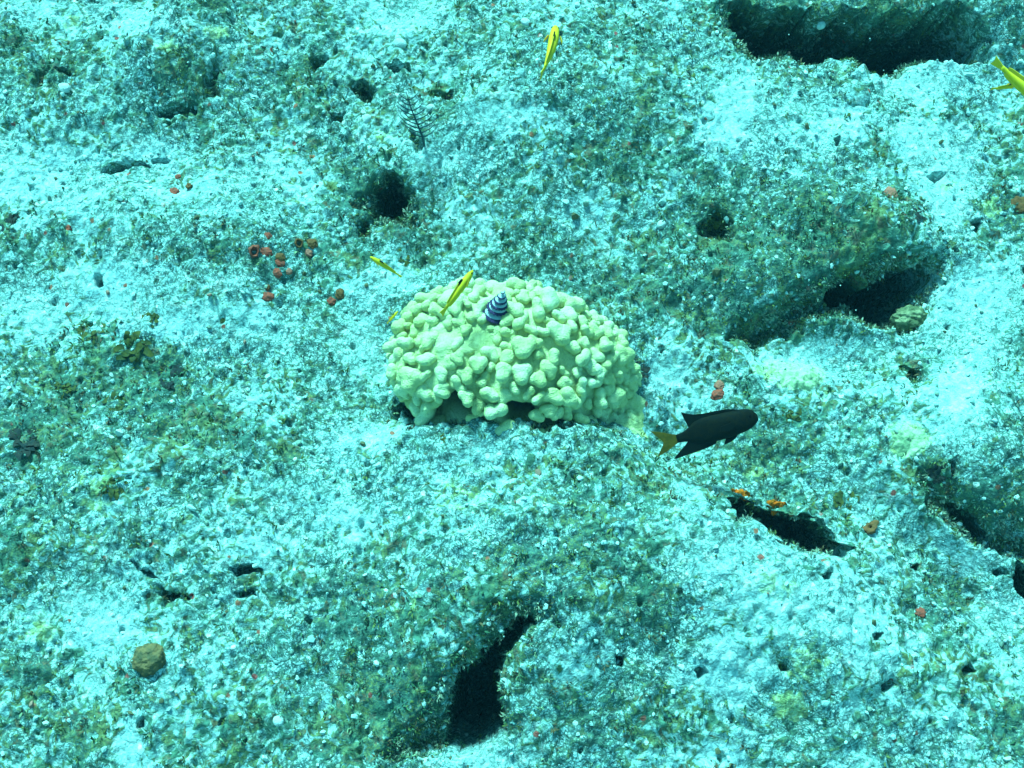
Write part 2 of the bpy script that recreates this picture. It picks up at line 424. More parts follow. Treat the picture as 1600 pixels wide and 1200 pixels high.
def reef_material():
    m, n, b = new_mat('reef_rock')
    B = NB(n)
    co = B.coord()
    alg = B.attr('algae'); pale = B.attr('pale'); yel = B.attr('yellow')
    fine = B.noise(co, 42, 1.8, .55, 2.0)
    med = B.noise(co, 19, 3, .6, .5)
    bias = B.math('MULTIPLY_ADD', alg, .20, B.math('MULTIPLY', pale, -.20))
    f = B.math('ADD', B.math('MULTIPLY_ADD', fine, .72, B.math('MULTIPLY', med, .28)), bias)
    turf = B.ramp(f, .55, .58)
    grey = B.ramp(f, .47, .53)
    tone = B.noise(co, 26, 3, .6, 0, (3, 1, 2))
    tone2 = B.noise(co, 60, 2, .6, 0, (7, 4, 1))
    palec = B.mix(B.ramp(tone, .35, .65), (.34, .54, .52), (.44, .62, .58))
    palec = B.mix(B.ramp(tone2, .58, .70), palec, (.62, .66, .60))
    midc = B.mix(B.ramp(tone2, .4, .6), (.20, .36, .33), (.26, .38, .29))
    tc = B.mix(B.ramp(tone, .40, .60), (.075, .175, .120), (.165, .21, .085))
    tc = B.mix(B.ramp(B.noise(co, 45, 2, .6, 0, (1, 9, 5)), .56, .68), tc, (.19, .135, .080))
    c = B.mix(grey, palec, midc)
    c = B.mix(turf, c, tc)
    # strands of filamentous turf
    patch = B.ramp(B.noise(co, 9, 3, .6, 0, (4, 8, 3)), .36, .60, .25, 1.0)
    keep = B.math('MULTIPLY', patch, B.math('SUBTRACT', 1.0, B.math('MULTIPLY', B.math('MINIMUM', pale, 1.0), .55)))
    for (sc_, di, w0, w1, of) in ((33, 3.2, .060, .030, (2, 2, 8)), (58, 2.4, .062, .028, (6, 1, 4)), (95, 2.2, .050, .020, (1, 6, 2))):
        st = B.noise(co, sc_, 1.2, .5, di, of)
        lm = B.math('MULTIPLY', B.ramp(B.math('ABSOLUTE', B.math('SUBTRACT', st, .5)), w0, w1), keep)
        c = B.mix(B.math('MULTIPLY', lm, .85), c, (.050, .115, .095))
    # mustard crust, coralline pink, bright grains
    yn = B.ramp(B.math('ADD', yel, B.math('MULTIPLY', B.noise(co, 70, 2, .6, .4, (5, 5, 5)), .9)), .72, .95)
    c = B.mix(B.math('MULTIPLY', yn, .5), c, (.48, .54, .20))
    vd, vc = B.voro(co, 62)
    sep = n.nodes.new('ShaderNodeSeparateColor'); B.l.new(vc, sep.inputs[0])
    pk = B.math('MULTIPLY', B.ramp(sep.outputs[0], .972, .978), B.ramp(B.math('MULTIPLY_ADD', B.noise(co, 160, 2, .6), .35, vd), .50, .38))
    c = B.mix(pk, c, (.34, .10, .07))
    wt = B.math('MULTIPLY', B.ramp(sep.outputs[1], .935, .945), B.ramp(B.math('MULTIPLY_ADD', B.noise(co, 150, 2, .6, .5, (4, 4, 9)), .5, vd), .52, .40))
    c = B.mix(wt, c, (.72, .76, .70))
    hs = n.nodes.new('ShaderNodeHueSaturation'); B.l.new(c, hs.inputs['Color'])
    gr = B.ramp(B.noise(co, 135, 2, .6, .8, (3, 7, 7)), .32, .66, .62, 1.18)
    B.l.new(gr, hs.inputs['Value']); B.l.new(B.ramp(B.noise(co, 12, 2, .5, 0, (8, 8, 1)), .3, .7, .485, .515), hs.inputs['Hue'])
    B.l.new(hs.outputs[0], b.inputs['Base Color'])
    h = B.math('ADD', B.noise(co, 110, 2.5, .6, .9), B.math('MULTIPLY', turf, .25))
    B.bump(h, .7, .005, b)
    return m
REEF = reef_material()

def plain(name, col, col2=None, scale=80, bump=0.0, bscale=300, rough=.8, alpha=None):
    m, n, b = new_mat(name)
    B = NB(n); co = B.coord()
    if col2:
        c = B.mix(B.ramp(B.noise(co, scale, 3, .6, .3), .4, .6), col, col2)
        B.l.new(c, b.inputs['Base Color'])
    else:
        b.inputs['Base Color'].default_value = (*col, 1)
    if bump: B.bump(B.noise(co, bscale, 3, .6), .8, bump, b)
    b.inputs['Roughness'].default_value = rough
    if alpha is not None: b.inputs['Alpha'].default_value = alpha
    return m

def coral_material():
    m, n, b = new_mat('coral_skin')
    B = NB(n)
    g = n.nodes.new('ShaderNodeNewGeometry'); co = g.outputs['Position']
    c = B.mix(B.ramp(B.noise(co, 24, 3, .6), .38, .62), (.64, .66, .33), (.52, .54, .23))
    c = B.mix(B.ramp(B.noise(co, 11, 2, .5, 0, (3, 3, 3)), .50, .66), c, (.69, .73, .43))
    c = B.mix(B.ramp(B.noise(co, 330, 2, .6, .5, (9, 3, 1)), .52, .68, 0, .35), c, (.30, .33, .12))
    c = B.mix(B.math('MULTIPLY', B.ramp(B.noise(co, 60, 3, .6, .8, (1, 2, 3)), .60, .70), .45), c, (.26, .29, .08))
    c = B.mix(B.attr('hollow_shade'), c, (.055, .060, .045))  # near-black tone painted into the foot hollows to deepen their shade
    B.l.new(c, b.inputs['Base Color'])
    vd, vc = B.voro(co, 520)
    h = B.math('MULTIPLY_ADD', B.noise(co, 160, 3, .6), 1.4, B.math('MULTIPLY', vd, .7))
    B.bump(h, .8, .0026, b)
    return m
CORAL = coral_material()

# ------------------------------------------------------------------ seabed mesh
def axis(lo, hi, n, step0, far, grow=1.16):
    a = list(np.linspace(lo, hi, n)); s = step0
    L, H = [], []
    p = lo; q = hi
    while p > -far: s *= grow; p -= s; L.append(p)
    s = step0
    while q < far: s *= grow; q += s; H.append(q)
    return np.array(L[::-1] + a + H, np.float64)
NX, NY = 1080, 900
XS = axis(-1.12, 1.12, NX, .002, 12)
YS = axis(-.72, .92, NY, .002, 12)
gx, gy = np.meshgrid(XS, YS, indexing='ij')
tx, ty, tz, t_alg, t_pale, t_yel, t_dz = terrain(gx, gy)
fade = np.clip((np.maximum(np.abs(gx), np.abs(gy)) - 3) / 4, 0, 1)
V = np.stack([tx, ty, tz], -1).reshape(-1, 3)
nxx, nyy = gx.shape
ii, jj = np.meshgrid(np.arange(nxx - 1), np.arange(nyy - 1), indexing='ij')
a = (ii * nyy + jj).ravel()
F = np.stack([a, a + nyy, a + nyy + 1, a + 1], -1)
me = np_mesh('seabed', V, F)
attr(me, 'algae', t_alg.ravel()); attr(me, 'pale', t_pale.ravel()); attr(me, 'yellow', t_yel.ravel())
seabed = link_mesh('seabed', me, REEF)
tag(seabed, 'pale algae-covered coral rock seabed with dark holes and crevices', kind='structure')

def ground(x, y):
    """height of the seabed (before undercuts) at x, y"""
    i = np.clip(np.searchsorted(XS, x) - 1, 0, nxx - 2); j = np.clip(np.searchsorted(YS, y) - 1, 0, nyy - 2)
    fx = (x - XS[i]) / (XS[i + 1] - XS[i]); fy = (y - YS[j]) / (YS[j + 1] - YS[j])
    return ((tz[i, j] * (1 - fx) + tz[i + 1, j] * fx) * (1 - fy) + (tz[i, j + 1] * (1 - fx) + tz[i + 1, j + 1] * fx) * fy)

def hit(u, v):
    """where the sight line through a picture point meets the seabed"""
    d = ray(u, v)
    t0 = .5; t = .5
    while t < 4:
        p = CAM + d * t
        if p.z < ground(p.x, p.y): break
        t0 = t; t += .01
    for _ in range(12):
        mth = (t0 + t) / 2; p = CAM + d * mth
        if p.z < ground(p.x, p.y): t = mth
        else: t0 = mth
    return CAM + d * t

def gnormal(p, e=.02):
    dx = (ground(p.x + e, p.y) - ground(p.x - e, p.y)) / (2 * e); dy = (ground(p.x, p.y + e) - ground(p.x, p.y - e)) / (2 * e)
    return Vector((-dx, -dy, 1)).normalized()

def above(u, v, lift):
    """a point in open water on the sight line, lift metres in front of the seabed"""
    p = hit(u, v); d = ray(u, v).normalized()
    return p - d * lift

def frame_from(zdir, spin=0.0):
    z = Vector(zdir).normalized()
    x = Vector((1, 0, 0)) if abs(z.x) < .9 else Vector((0, 1, 0))
    y = z.cross(x).normalized(); x = y.cross(z)
    return Matrix((x, y, z)).transposed() @ Matrix.Rotation(spin, 3, 'Z')

# ------------------------------------------------------------------ base shapes
def ico(sub):
    bm = bmesh.new(); bmesh.ops.create_icosphere(bm, subdivisions=sub, radius=1)
    Vv = np.array([v.co[:] for v in bm.verts]); Ff = np.array([[v.index for v in f.verts] for f in bm.faces]); bm.free()
    return Vv, Ff
ICO1, ICO2, ICO3, ICO4, ICO5 = [ico(k) for k in (1, 2, 3, 4, 5)]

def n3(Vv, s, seed, octs=3):
    """cheap 3-D noise from three 2-D slices"""
    x, y, z = Vv[:, 0] * s, Vv[:, 1] * s, Vv[:, 2] * s
    return (fbm(x + 3.1 + .3 * z, y + z * .7, seed, octs) + fbm(y + 9.2 - .3 * x, z + x * .7, seed + 5, octs) + fbm(z + 5.5 - .3 * y, x + y * .7, seed + 9, octs)) / 1.8

def tube(pts, rads, seg=8, cap=True):
    V, F = [], []
    pts = [Vector(p) for p in pts]
    prev = None
    for i, p in enumerate(pts):
        t = (pts[min(i + 1, len(pts) - 1)] - pts[max(i - 1, 0)]).normalized()
        if prev is None:
            s = t.orthogonal().normalized()
        else:
            s = (prev - t * prev.dot(t)).normalized()
        prev = s; q = t.cross(s)
        for k in range(seg):
            an = 2 * math.pi * k / seg
            V.append(p + (s * math.cos(an) + q * math.sin(an)) * rads[i])
    for i in range(len(pts) - 1):
        for k in range(seg):
            k2 = (k + 1) % seg
            F.append((i * seg + k, i * seg + k2, (i + 1) * seg + k2, (i + 1) * seg + k))
    if cap:
        F.append(tuple(range(seg))[::-1]); n0 = (len(pts) - 1) * seg; F.append(tuple(n0 + k for k in range(seg)))
    return [tuple(v) for v in V], F

def py_mesh(name, V, F, smooth=True):
    me = bpy.data.meshes.new(name); me.from_pydata([tuple(v) for v in V], [], F)
    me.polygons.foreach_set('use_smooth', np.full(len(me.polygons), smooth)); me.update()
    return me

# ------------------------------------------------------------------ the coral head
CP = hit(800, 600)
cdir = ray(800, 572)
CC = CAM + cdir * ((CP - CAM).dot(FWD) * 1.0)          # centre of the mound
tilt = R(12)
CX = (Vector((math.cos(tilt), 0, -math.sin(tilt)))).normalized()
CZ = (Vector((0, -.25, 1)) - CX * Vector((0, -.25, 1)).dot(CX)).normalized()
CY = CZ.cross(CX)
CRX, CRY, CRZ = .194, .118, .112
coral = empty('coral_mound', CC, label='yellow-green knobbly mound of coral in the middle of the reef', cat='coral')

def coral_pt(d):
    """surface point, normal for a unit direction in the mound's own frame"""
    k = 1 + .05 * math.sin(3 * d.x + 1) + .04 * math.sin(5 * d.y + 2 * d.x)
    k += max(0, d.z) * (.07 * math.exp(-((d.x + .52) / .2) ** 2) - .10 * math.exp(-((d.x + .24) / .10) ** 2))
    p = Vector((d.x * CRX, d.y * CRY, d.z * CRZ)) * k
    n = Vector((d.x / CRX, d.y / CRY, d.z / CRZ)).normalized()
    tw = lambda q: CX * q.x + CY * q.y + CZ * q.z
    return CC + tw(p), tw(n).normalized()

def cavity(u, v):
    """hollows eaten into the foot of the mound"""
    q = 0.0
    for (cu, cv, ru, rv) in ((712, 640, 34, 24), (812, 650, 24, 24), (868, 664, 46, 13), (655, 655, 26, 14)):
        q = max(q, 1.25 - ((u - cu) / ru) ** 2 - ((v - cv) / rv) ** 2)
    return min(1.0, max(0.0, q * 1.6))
lobe_meshes = []
for k in range(10):
    Vv, Ff = ICO3
    rad = np.full(len(Vv), .45)
    rr = random.Random(300 + k)
    acc = np.zeros(len(Vv))
    for j in range(rr.choice((2, 3, 3, 4))):
        an = j * 2.4 + rr.uniform(-.5, .5); off = rr.uniform(.28, .58)
        c_ = np.array([math.cos(an) * off, math.sin(an) * off, rr.uniform(-.05, .42)]); sr = rr.uniform(.50, .68)
        dc = Vv @ c_; disc = dc * dc - c_ @ c_ + sr * sr
        ex = np.where(disc > 0, dc + np.sqrt(np.maximum(disc, 0)), .3)
        acc += np.clip(ex, .2, 2) ** 9
    rad = (acc + .55 ** 9) ** (1 / 9)
    W = Vv * (rad * (1 + .10 * n3(Vv, 2.4, 95 + k, 3)))[:, None]
    top = np.clip(W[:, 2], 0, 2)
    W[:, :2] *= (1 + .12 * np.sin(top * 2.2))[:, None]
    me = np_mesh('lobe', W, Ff); me.materials.append(CORAL); lobe_meshes.append(me)
dirs = []
tries = 0
cand = RNG.normal(size=(9000, 3)); cand /= np.linalg.norm(cand, axis=1)[:, None]
placed = []
for d in cand:
    p, n = coral_pt(Vector(d))
    if n.dot(FWD) > .45: continue
    if p.z < ground(p.x, p.y) - .008: continue
    u, v = project(p.x, p.y, p.z)
    if cavity(u, v) > .3: continue
    r = random.choice((.0095, .011, .0125, .0135, .015, .0165, .019))
    if u > 965 and v > 585: r *= .8
    if any((p - q).length < .70 * (r + rq) for q, rq in placed): continue
    placed.append((p, r))
    smooth_zone = math.exp(-(((u - 735) / 60) ** 2 + ((v - 520) / 45) ** 2)) + (math.exp(-(((u - 985) / 30) ** 2 + ((v - 650) / 60) ** 2)))
    ln = r * random.uniform(1.0, 1.35)
    sink = random.uniform(-.38, .22) + .65 * smooth_zone
    dr = (n + Vector((0, 0, .45)) + Vector((random.uniform(-.2, .2), random.uniform(-.2, .2), random.uniform(-.1, .1)))).normalized()
    o = bpy.data.objects.new('lobe', random.choice(lobe_meshes)); COL.objects.link(o)
    o.parent = coral
    loc = p - n * (sink * r) - CC
    M = frame_from(dr, random.uniform(0, 6.28)).to_4x4() @ Matrix.Diagonal((r * random.uniform(.95, 1.28), r * random.uniform(.85, 1.05), ln, 1))
    o.matrix_basis = Matrix.Translation(loc) @ M
    if len(placed) >= 300: break
print('lobes', len(placed))

Vb, Fb = ico(6)
bshade = []
Vn = n3(Vb, 4, 80)
LP = np.array([p[:] for p, r in placed]); LR = np.array([r for p, r in placed])
bp = []
for d, nn in zip(Vb, Vn):
    p, n = coral_pt(Vector(d))
    u, v = project(p.x, p.y, p.z)
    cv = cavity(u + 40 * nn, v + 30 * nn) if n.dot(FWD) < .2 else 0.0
    bshade.append(cv)
    # flesh climbing up between the knobs
    dd = np.sqrt(((LP - np.array(p)) ** 2).sum(1)) / (1.25 * LR)
    g = np.clip(1 - dd * dd, 0, 1) * LR
    fil = float((g ** 3).sum() ** (1 / 3))
    amt = .18 + .46 * max(math.exp(-(((u - 715) / 95) ** 2 + ((v - 510) / 60) ** 2)), math.exp(-(((u - 985) / 40) ** 2)))
    bp.append((p - n * (.004 - .006 * nn - amt * fil * (1 - cv) + .045 * cv)) - CC)
bme = np_mesh('coral_body', np.array(bp), Fb)
attr(bme, 'hollow_shade', np.array(bshade))  # mask for the shade painted into the hollows
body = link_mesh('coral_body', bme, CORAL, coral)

def coral_hit(u, v):
    best = None; d = ray(u, v)
    for p, r in placed:
        q = CAM + d * ((p - CAM).dot(d) / d.dot(d))
        if (q - p).length < .02:
            t = (q - CAM).length
            if best is None or t < best[0]: best = (t, p, r)
    if best is None: return hit(u, v)
    return CAM + d.normalized() * (best[0] - best[2] * .4)

# ------------------------------------------------------------------ fish
YEL_BODY = plain('yellow_skin', (.78, .46, .016), (.62, .42, .020), 60, rough=.5)
YEL_FIN = plain('yellow_fin', (.80, .46, .03), rough=.5)
DARK_SPOT = plain('black_spot', (.006, .008, .010), rough=.4)
EYE = plain('eye_black', (.004, .004, .005), rough=.1)
DAM_BODY = plain('dark_skin', (.004, .0065, .0065), (.009, .009, .005), 220, .0008, 600, rough=.75)
DAM_FIN = plain('dark_fin', (.005, .007, .006), rough=.5)
DAM_TAIL = plain('ochre_tail', (.13, .080, .012), (.085, .06, .010), 120, rough=.5)

def prof(t, tab):
    return np.interp(t, [a for a, _ in tab], [b for _, b in tab])

def fish(name, L, hgt_up, hgt_dn, wid, bend, mats, fins, label, cat, group, fwd, up, loc, tail=(.20, .13, .35), eye=(.13, .3, .016), spot=None):
    """a fish of length L (snout to fork); local +x is the snout, +z the back, snout tip at x = 0"""
    fwd = Vector(fwd).normalized(); up = Vector(up); up = (up - fwd * up.dot(fwd)).normalized(); side = up.cross(fwd)
    root = empty(name, loc, label=label, cat=cat, group=group)
    root.rotation_euler = Matrix((fwd, side, up)).transposed().to_euler()
    def curve(x):          # sideways bend of the body: x is <= 0
        t = max(0.0, -x / L)
        return bend * L * t * t
    BL = L * (1 - tail[0] * .75)
    ns, seg = 26, 16
    V, F = [], []
    for i in range(ns):
        t = i / (ns - 1); x = -BL * t
        hu = prof(t, hgt_up) * L; hd = prof(t, hgt_dn) * L; ww = prof(t, wid) * L
        for k in range(seg):
            an = 2 * math.pi * k / seg; c, s = math.cos(an), math.sin(an)
            V.append((x, curve(x) + ww * abs(c) ** .85 * (1 if c > 0 else -1), (hu if s > 0 else hd) * abs(s) ** .9 * (1 if s > 0 else -1)))
    for i in range(ns - 1):
        for k in range(seg):
            k2 = (k + 1) % seg
            F.append((i * seg + k, (i + 1) * seg + k, (i + 1) * seg + k2, i * seg + k2))
    F.append(tuple(range(seg))); F.append(tuple((ns - 1) * seg + k for k in range(seg))[::-1])
    link_mesh('body', py_mesh('body', V, F), mats['body'], root)
    def sheet(nm, outline, mat, th, side_off=0.0, lean=0.0):
        """thin solid fin from an (x, z) outline in units of L, closed and triangulated; lean tips it sideways"""
        bm = bmesh.new(); n = len(outline); rings = []
        for sg in (1, -1):
            rings.append([bm.verts.new((px * L, curve(px * L) + side_off * L + lean * (px - outline[0][0]) * -L + sg * th * L * .5, pz * L)) for (px, pz) in outline])
        f1 = bm.faces.new(rings[0]); f2 = bm.faces.new(rings[1][::-1])
        for i in range(n):
            j = (i + 1) % n
            bm.faces.new((rings[0][j], rings[0][i], rings[1][i], rings[1][j]))
        bm.normal_update(); bmesh.ops.triangulate(bm, faces=[f1, f2])
        me = bpy.data.meshes.new(nm); bm.to_mesh(me); bm.free()
        return link_mesh(nm, me, mat, root)
    for (nm, outl, mk, th) in fins:
        sheet(nm, outl, mats[mk], th)
    return root, sheet, curve, L

def eyes(root, curve, L, ex, ez, er, wid):
    for s in (1, -1):
        Vv, Ff = ICO2
        W = Vv * er * L * np.array([1, .5, 1]); W[:, 0] += ex * L; W[:, 2] += ez * L; W[:, 1] += curve(ex * L) + s * wid * L
        link_mesh('eye', np_mesh('eye', W, Ff), EYE, root)

W_UP = [(0, 0.0071), (0.05, 0.0354), (0.15, 0.0614), (0.3, 0.0755), (0.5, 0.0732), (0.7, 0.0566), (0.88, 0.0378), (1, 0.033)]
W_DN = [(0, 0.0071), (0.05, 0.0307), (0.15, 0.059), (0.3, 0.0779), (0.5, 0.0732), (0.7, 0.0531), (0.88, 0.0354), (1, 0.033)]
W_WD = [(0, 0.0067), (0.05, 0.0336), (0.15, 0.0538), (0.3, 0.0616), (0.5, 0.056), (0.7, 0.0403), (0.88, 0.0224), (1, 0.0112)]
def wrasse(L, bend, fwd, up, loc, label, spotted=True):
    fins = [
        ('tail_fin', [(-.78, .02), (-.86, .032), (-.92, .046), (-1.0, .064), (-.985, .03), (-.98, .0), (-.985, -.03), (-1.0, -.064), (-.92, -.046), (-.86, -.032), (-.78, -.02)], 'fin', .006),
        ('dorsal_fin', [(-.24, .03), (-.27, .085), (-.32, .110), (-.42, .114), (-.60, .098), (-.74, .080), (-.78, .062), (-.77, .015), (-.5, .02)], 'fin', .006),
        ('anal_fin', [(-.42, -.03), (-.46, -.075), (-.52, -.086), (-.64, -.078), (-.75, -.066), (-.78, -.05), (-.77, -.015), (-.6, -.02)], 'fin', .006),
    ]
    mats = {'body': YEL_BODY, 'fin': YEL_FIN}
    r, sheet, curve, L = fish('wrasse', L, W_UP, W_DN, W_WD, bend, mats, fins, label, 'fish', 'little yellow wrasses', fwd, up, loc)
    for s in (1, -1):
        sheet('pectoral_fin', [(-.20, .0), (-.235, .028), (-.33, .022), (-.34, -.012), (-.25, -.02)], YEL_FIN, .004, s * .064, s * .35)
    eyes(r, curve, L, -.075, .018, .018, .042)
    if spotted:
        sheet('dorsal_spot', [(-.26, .060), (-.28, .114), (-.36, .122), (-.41, .085), (-.38, .05)], DARK_SPOT, .016)
    return r

def swim(hu, hv, tu, tv, lift_h, lift_t):
    a = above(hu, hv, lift_h); b = above(tu, tv, lift_t)
    return a, (a - b)
toward = -FWD
# the four or five wrasses
a, d = swim(868, 40, 862, 119, .20, .20)
wrasse(d.length * 1.03, .13, d, toward * 1.0 + Vector((0.05, 0, .3)), a, 'slim yellow wrasse seen from above near the top of the reef, tail bent')
a, d = swim(739, 422, 692, 493, .20, .20)
wrasse(d.length, .05, d, Vector((-.75, 0, .3)) + toward * .75, a, 'yellow wrasse hovering head up over the left shoulder of the coral mound')
a, d = swim(578, 401, 629, 432, .14, .13)
wrasse(d.length, .03, d, Vector((.35, 0, .8)) + toward * .6, a, 'small yellow wrasse beside the dark hole, left above the coral mound')
a, d = swim(622, 486, 606, 504, .09, .09)
wrasse(d.length * 1.1, 0, d, Vector((-.6, 0, .5)) + toward * .5, a, 'tiny yellow wrasse close against the left edge of the coral mound')
a, d = swim(1648, 178, 1550, 94, .34, .33)
wrasse(d.length, .02, d, Vector((.3, 0, .8)) + toward * .7, a, 'largest yellow wrasse, cut off by the right edge of the photo')
a, d = swim(1590, 133, 1549, 140, .20, .20)
wrasse(d.length, .03, d, Vector((0, 0, 1)) + toward * .6, a, 'short yellow wrasse just under the one cut off by the right edge')

# the dark damselfish with the ochre tail
def damselfish():
    A = above(1184, 652, .13); T = above(1036, 693, .12)
    d = A - T
    up = UPV + toward * .12
    up_m = [(0, .035), (.02, .070), (.06, .100), (.12, .118), (.2, .130), (.35, .142), (.5, .146), (.65, .150), (.76, .128), (.83, .085), (.90, .055), (1, .044)]
    dn_m = [(0, .028), (.03, .055), (.10, .092), (.2, .112), (.35, .126), (.5, .130), (.65, .124), (.76, .098), (.83, .072), (.90, .050), (1, .042)]
    wd_m = [(0, .012), (.05, .040), (.15, .062), (.3, .075), (.5, .062), (.7, .034), (.84, .020), (1, .012)]
    fins = [
        ('tail_fin', [(-.74, .03), (-.84, .044), (-.90, .068), (-.97, .104), (-1.09, .150), (-1.05, .09), (-1.005, .03), (-.99, .0), (-1.005, -.03), (-1.05, -.085), (-1.09, -.135), (-.97, -.098), (-.90, -.064), (-.84, -.042), (-.74, -.03)], 'tail', .008),
        ('dorsal_fin', [(-.12, .06), (-.16, .128), (-.28, .168), (-.40, .180), (-.52, .186), (-.62, .204), (-.69, .232), (-.735, .262), (-.728, .20), (-.715, .14), (-.70, .07), (-.72, .02), (-.5, .04), (-.3, .05)], 'fin', .010),
        ('anal_fin', [(-.42, -.08), (-.48, -.15), (-.58, -.172), (-.70, -.182), (-.80, -.190), (-.90, -.200), (-.93, -.192), (-.86, -.140), (-.78, -.085), (-.72, -.03), (-.6, -.04)], 'fin', .010),
        ('pelvic_fin', [(-.22, -.09), (-.27, -.150), (-.33, -.175), (-.40, -.185), (-.37, -.13), (-.36, -.08)], 'fin', .008),
    ]
    mats = {'body': DAM_BODY, 'fin': DAM_FIN, 'tail': DAM_TAIL}
    r, sheet, curve, L = fish('damselfish', d.length, up_m, dn_m, wd_m, .05, mats, fins,
        'dark damselfish with dull yellow forked tail, swimming just right of the coral mound', 'fish', None, d, up, A)
    for s in (1, -1):
        sheet('pectoral_fin', [(-.25, -.01), (-.28, .035), (-.40, .03), (-.42, -.02), (-.30, -.045)], DAM_FIN, .005, s * .072, s * .3)
    eyes(r, curve, L, -.085, .035, .022, .040)
damselfish()

# ------------------------------------------------------------------ christmas tree worm on the crown of the coral
WORM_D = plain('worm_dark', (.020, .022, .060), (.05, .03, .09), 400, rough=.6)
WORM_L = plain('worm_pale', (.40, .46, .48), rough=.6)
wp = coral_hit(777, 486)
worm = empty('christmas_tree_worm', wp, label='dark blue and white banded spiral worm standing on top of the coral mound', cat='worm')
wup = (Vector((.24, -.06, 1))).normalized()
wm = frame_from(wup, 0)
def whorl_mesh(r0, r1, z0, z1, band, ph, sweep=2 * math.pi):
    """one turn of the spiral crown: a drooping bristly ribbon"""
    V, F = [], []; n = 56
    for i in range(n + 1):
        t = i / n; an = ph + t * sweep
        r = r0 + (r1 - r0) * t; z = z0 + (z1 - z0) * t
        jag = .88 + .12 * ((i * 7) % 3) / 2
        for (a, b, th) in ((.12, .0022, .0007), (.76, .0004, .0006), (1.0 * jag, -.0012, .0003)):
            for sg in (1, -1):
                p = Vector((math.cos(an) * r * a, math.sin(an) * r * a, z + b * (r / .012) + sg * th))
                V.append(wm @ p)
    for i in range(n):
        o = i * 6; q = o + 6
        if band == 0: cols = (0, 2)
        else: cols = (2, 4)
        x, y = cols
        F += [(o + x, q + x, q + y, o + y), (o + x + 1, o + y + 1, q + y + 1, q + x + 1), (o + x, o + x + 1, q + x + 1, q + x), (o + y, q + y, q + y + 1, o + y + 1)]
    return V, F
turns = 5
Vw, Fw = whorl_mesh(.0235, .0225, -.004, .000, 0, R(165), R(150))  # dark-banded arc added to stand for the shaded gap under the crown
lower = link_mesh('whorl', py_mesh('whorl', Vw, Fw), WORM_L, worm)
Vw, Fw = whorl_mesh(.0240, .0230, -.004, .000, 1, R(165), R(150))
link_mesh('band', py_mesh('band', Vw, Fw), WORM_D, lower)
for k in range(turns):
    r0 = .0200 - k * .0036; r1 = r0 - .0036; z0 = .004 + k * .0078; z1 = z0 + .0078
    Vw, Fw = whorl_mesh(r0, r1, z0, z1, 0, .4)
    wo = link_mesh('whorl', py_mesh('whorl', Vw, Fw), WORM_L, worm)
    Vw, Fw = whorl_mesh(r0, r1, z0, z1, 1, .4)
    link_mesh('band', py_mesh('band', Vw, Fw), WORM_D, wo)
Vw, Fw = tube([wm @ Vector((0, 0, z)) for z in (-.012, 0, .020, .036, .042)], [.0042, .004, .003, .002, .0008], 10)
link_mesh('stalk', py_mesh('stalk', Vw, Fw), WORM_L, worm)
Vw, Fw = tube([wm @ Vector((0, 0, z)) for z in (-.02, -.004, .001, .001)], [.010, .0085, .0080, .0055], 14)
link_mesh('tube', py_mesh('tube', Vw, Fw), plain('worm_tube', (.40, .48, .40), (.30, .36, .28), 200, .001), worm)

# ------------------------------------------------------------------ feathery sea plume
PLUME = plain('plume_dark', (.020, .050, .070), (.04, .07, .08), 200)
pr = hit(664, 226)
plume = empty('sea_plume', pr, label='dark feather-like sea plume with paired side branches above the pale patch', cat='sea plume')
stem_pts = [Vector((0, 0, -.01)), Vector((-.003, -.006, .022)), Vector((-.009, -.010, .048)), Vector((-.016, -.012, .075)), Vector((-.022, -.010, .104))]
def stem_at(t):
    f = t * (len(stem_pts) - 1); i = min(int(f), len(stem_pts) - 2)
    return stem_pts[i].lerp(stem_pts[i + 1], f - i)
Vw, Fw = tube(stem_pts, [.0020, .0018, .0015, .0011, .0006], 7)
link_mesh('stem', py_mesh('stem', Vw, Fw), PLUME, plume)
for i in range(9):
    t = .22 + .75 * i / 9; p0 = stem_at(t)
    for s in (1, -1):
        ln = (.030 - .017 * abs(i / 8 - .25)) * random.uniform(.8, 1.15)
        p1 = p0 + Vector((s * ln * .62, -.002, ln * .28 + .002)); p2 = p0 + Vector((s * ln * .98, -.001 + random.uniform(-.003, .003), ln * .75))
        Vw, Fw = tube([p0, p0.lerp(p1, .5) + Vector((0, 0, -.001)), p1, p2], [.0010, .0010, .0009, .0005], 6)
        link_mesh('branch', py_mesh('branch', Vw, Fw), PLUME, plume)

def crust(u, v, rpx, mat, label, cat, name, flat=.35, group=None, aspect=1.0, rot=0, amp=.35, sub=ICO4, lift=0.0, freq=1.6):
    """a lumpy body seated on the rock"""
    p = hit(u, v); n = gnormal(p)
    r = rpx * .00098 * (p - CAM).dot(FWD) / DIST
    Vv, Ff = sub
    W = Vv * (1 + amp * n3(Vv, freq, int(u + v) % 97 + 100, 3))[:, None]
    o = link_mesh(name, np_mesh(name, W, Ff), mat)
    q = toward.lerp(n, .6).normalized()
    xr = Vector((math.cos(R(rot)), 0, 0)) - UPV * math.sin(R(rot))
    xr = (xr - q * xr.dot(q)).normalized(); yr = q.cross(xr)
    Mx = Matrix((xr, yr, q)).transposed().to_4x4()
    o.matrix_basis = Matrix.Translation(p + q * lift) @ Mx @ Matrix.Diagonal((r * aspect, r, r * flat, 1))
    tag(o, label, cat, group)
    return o

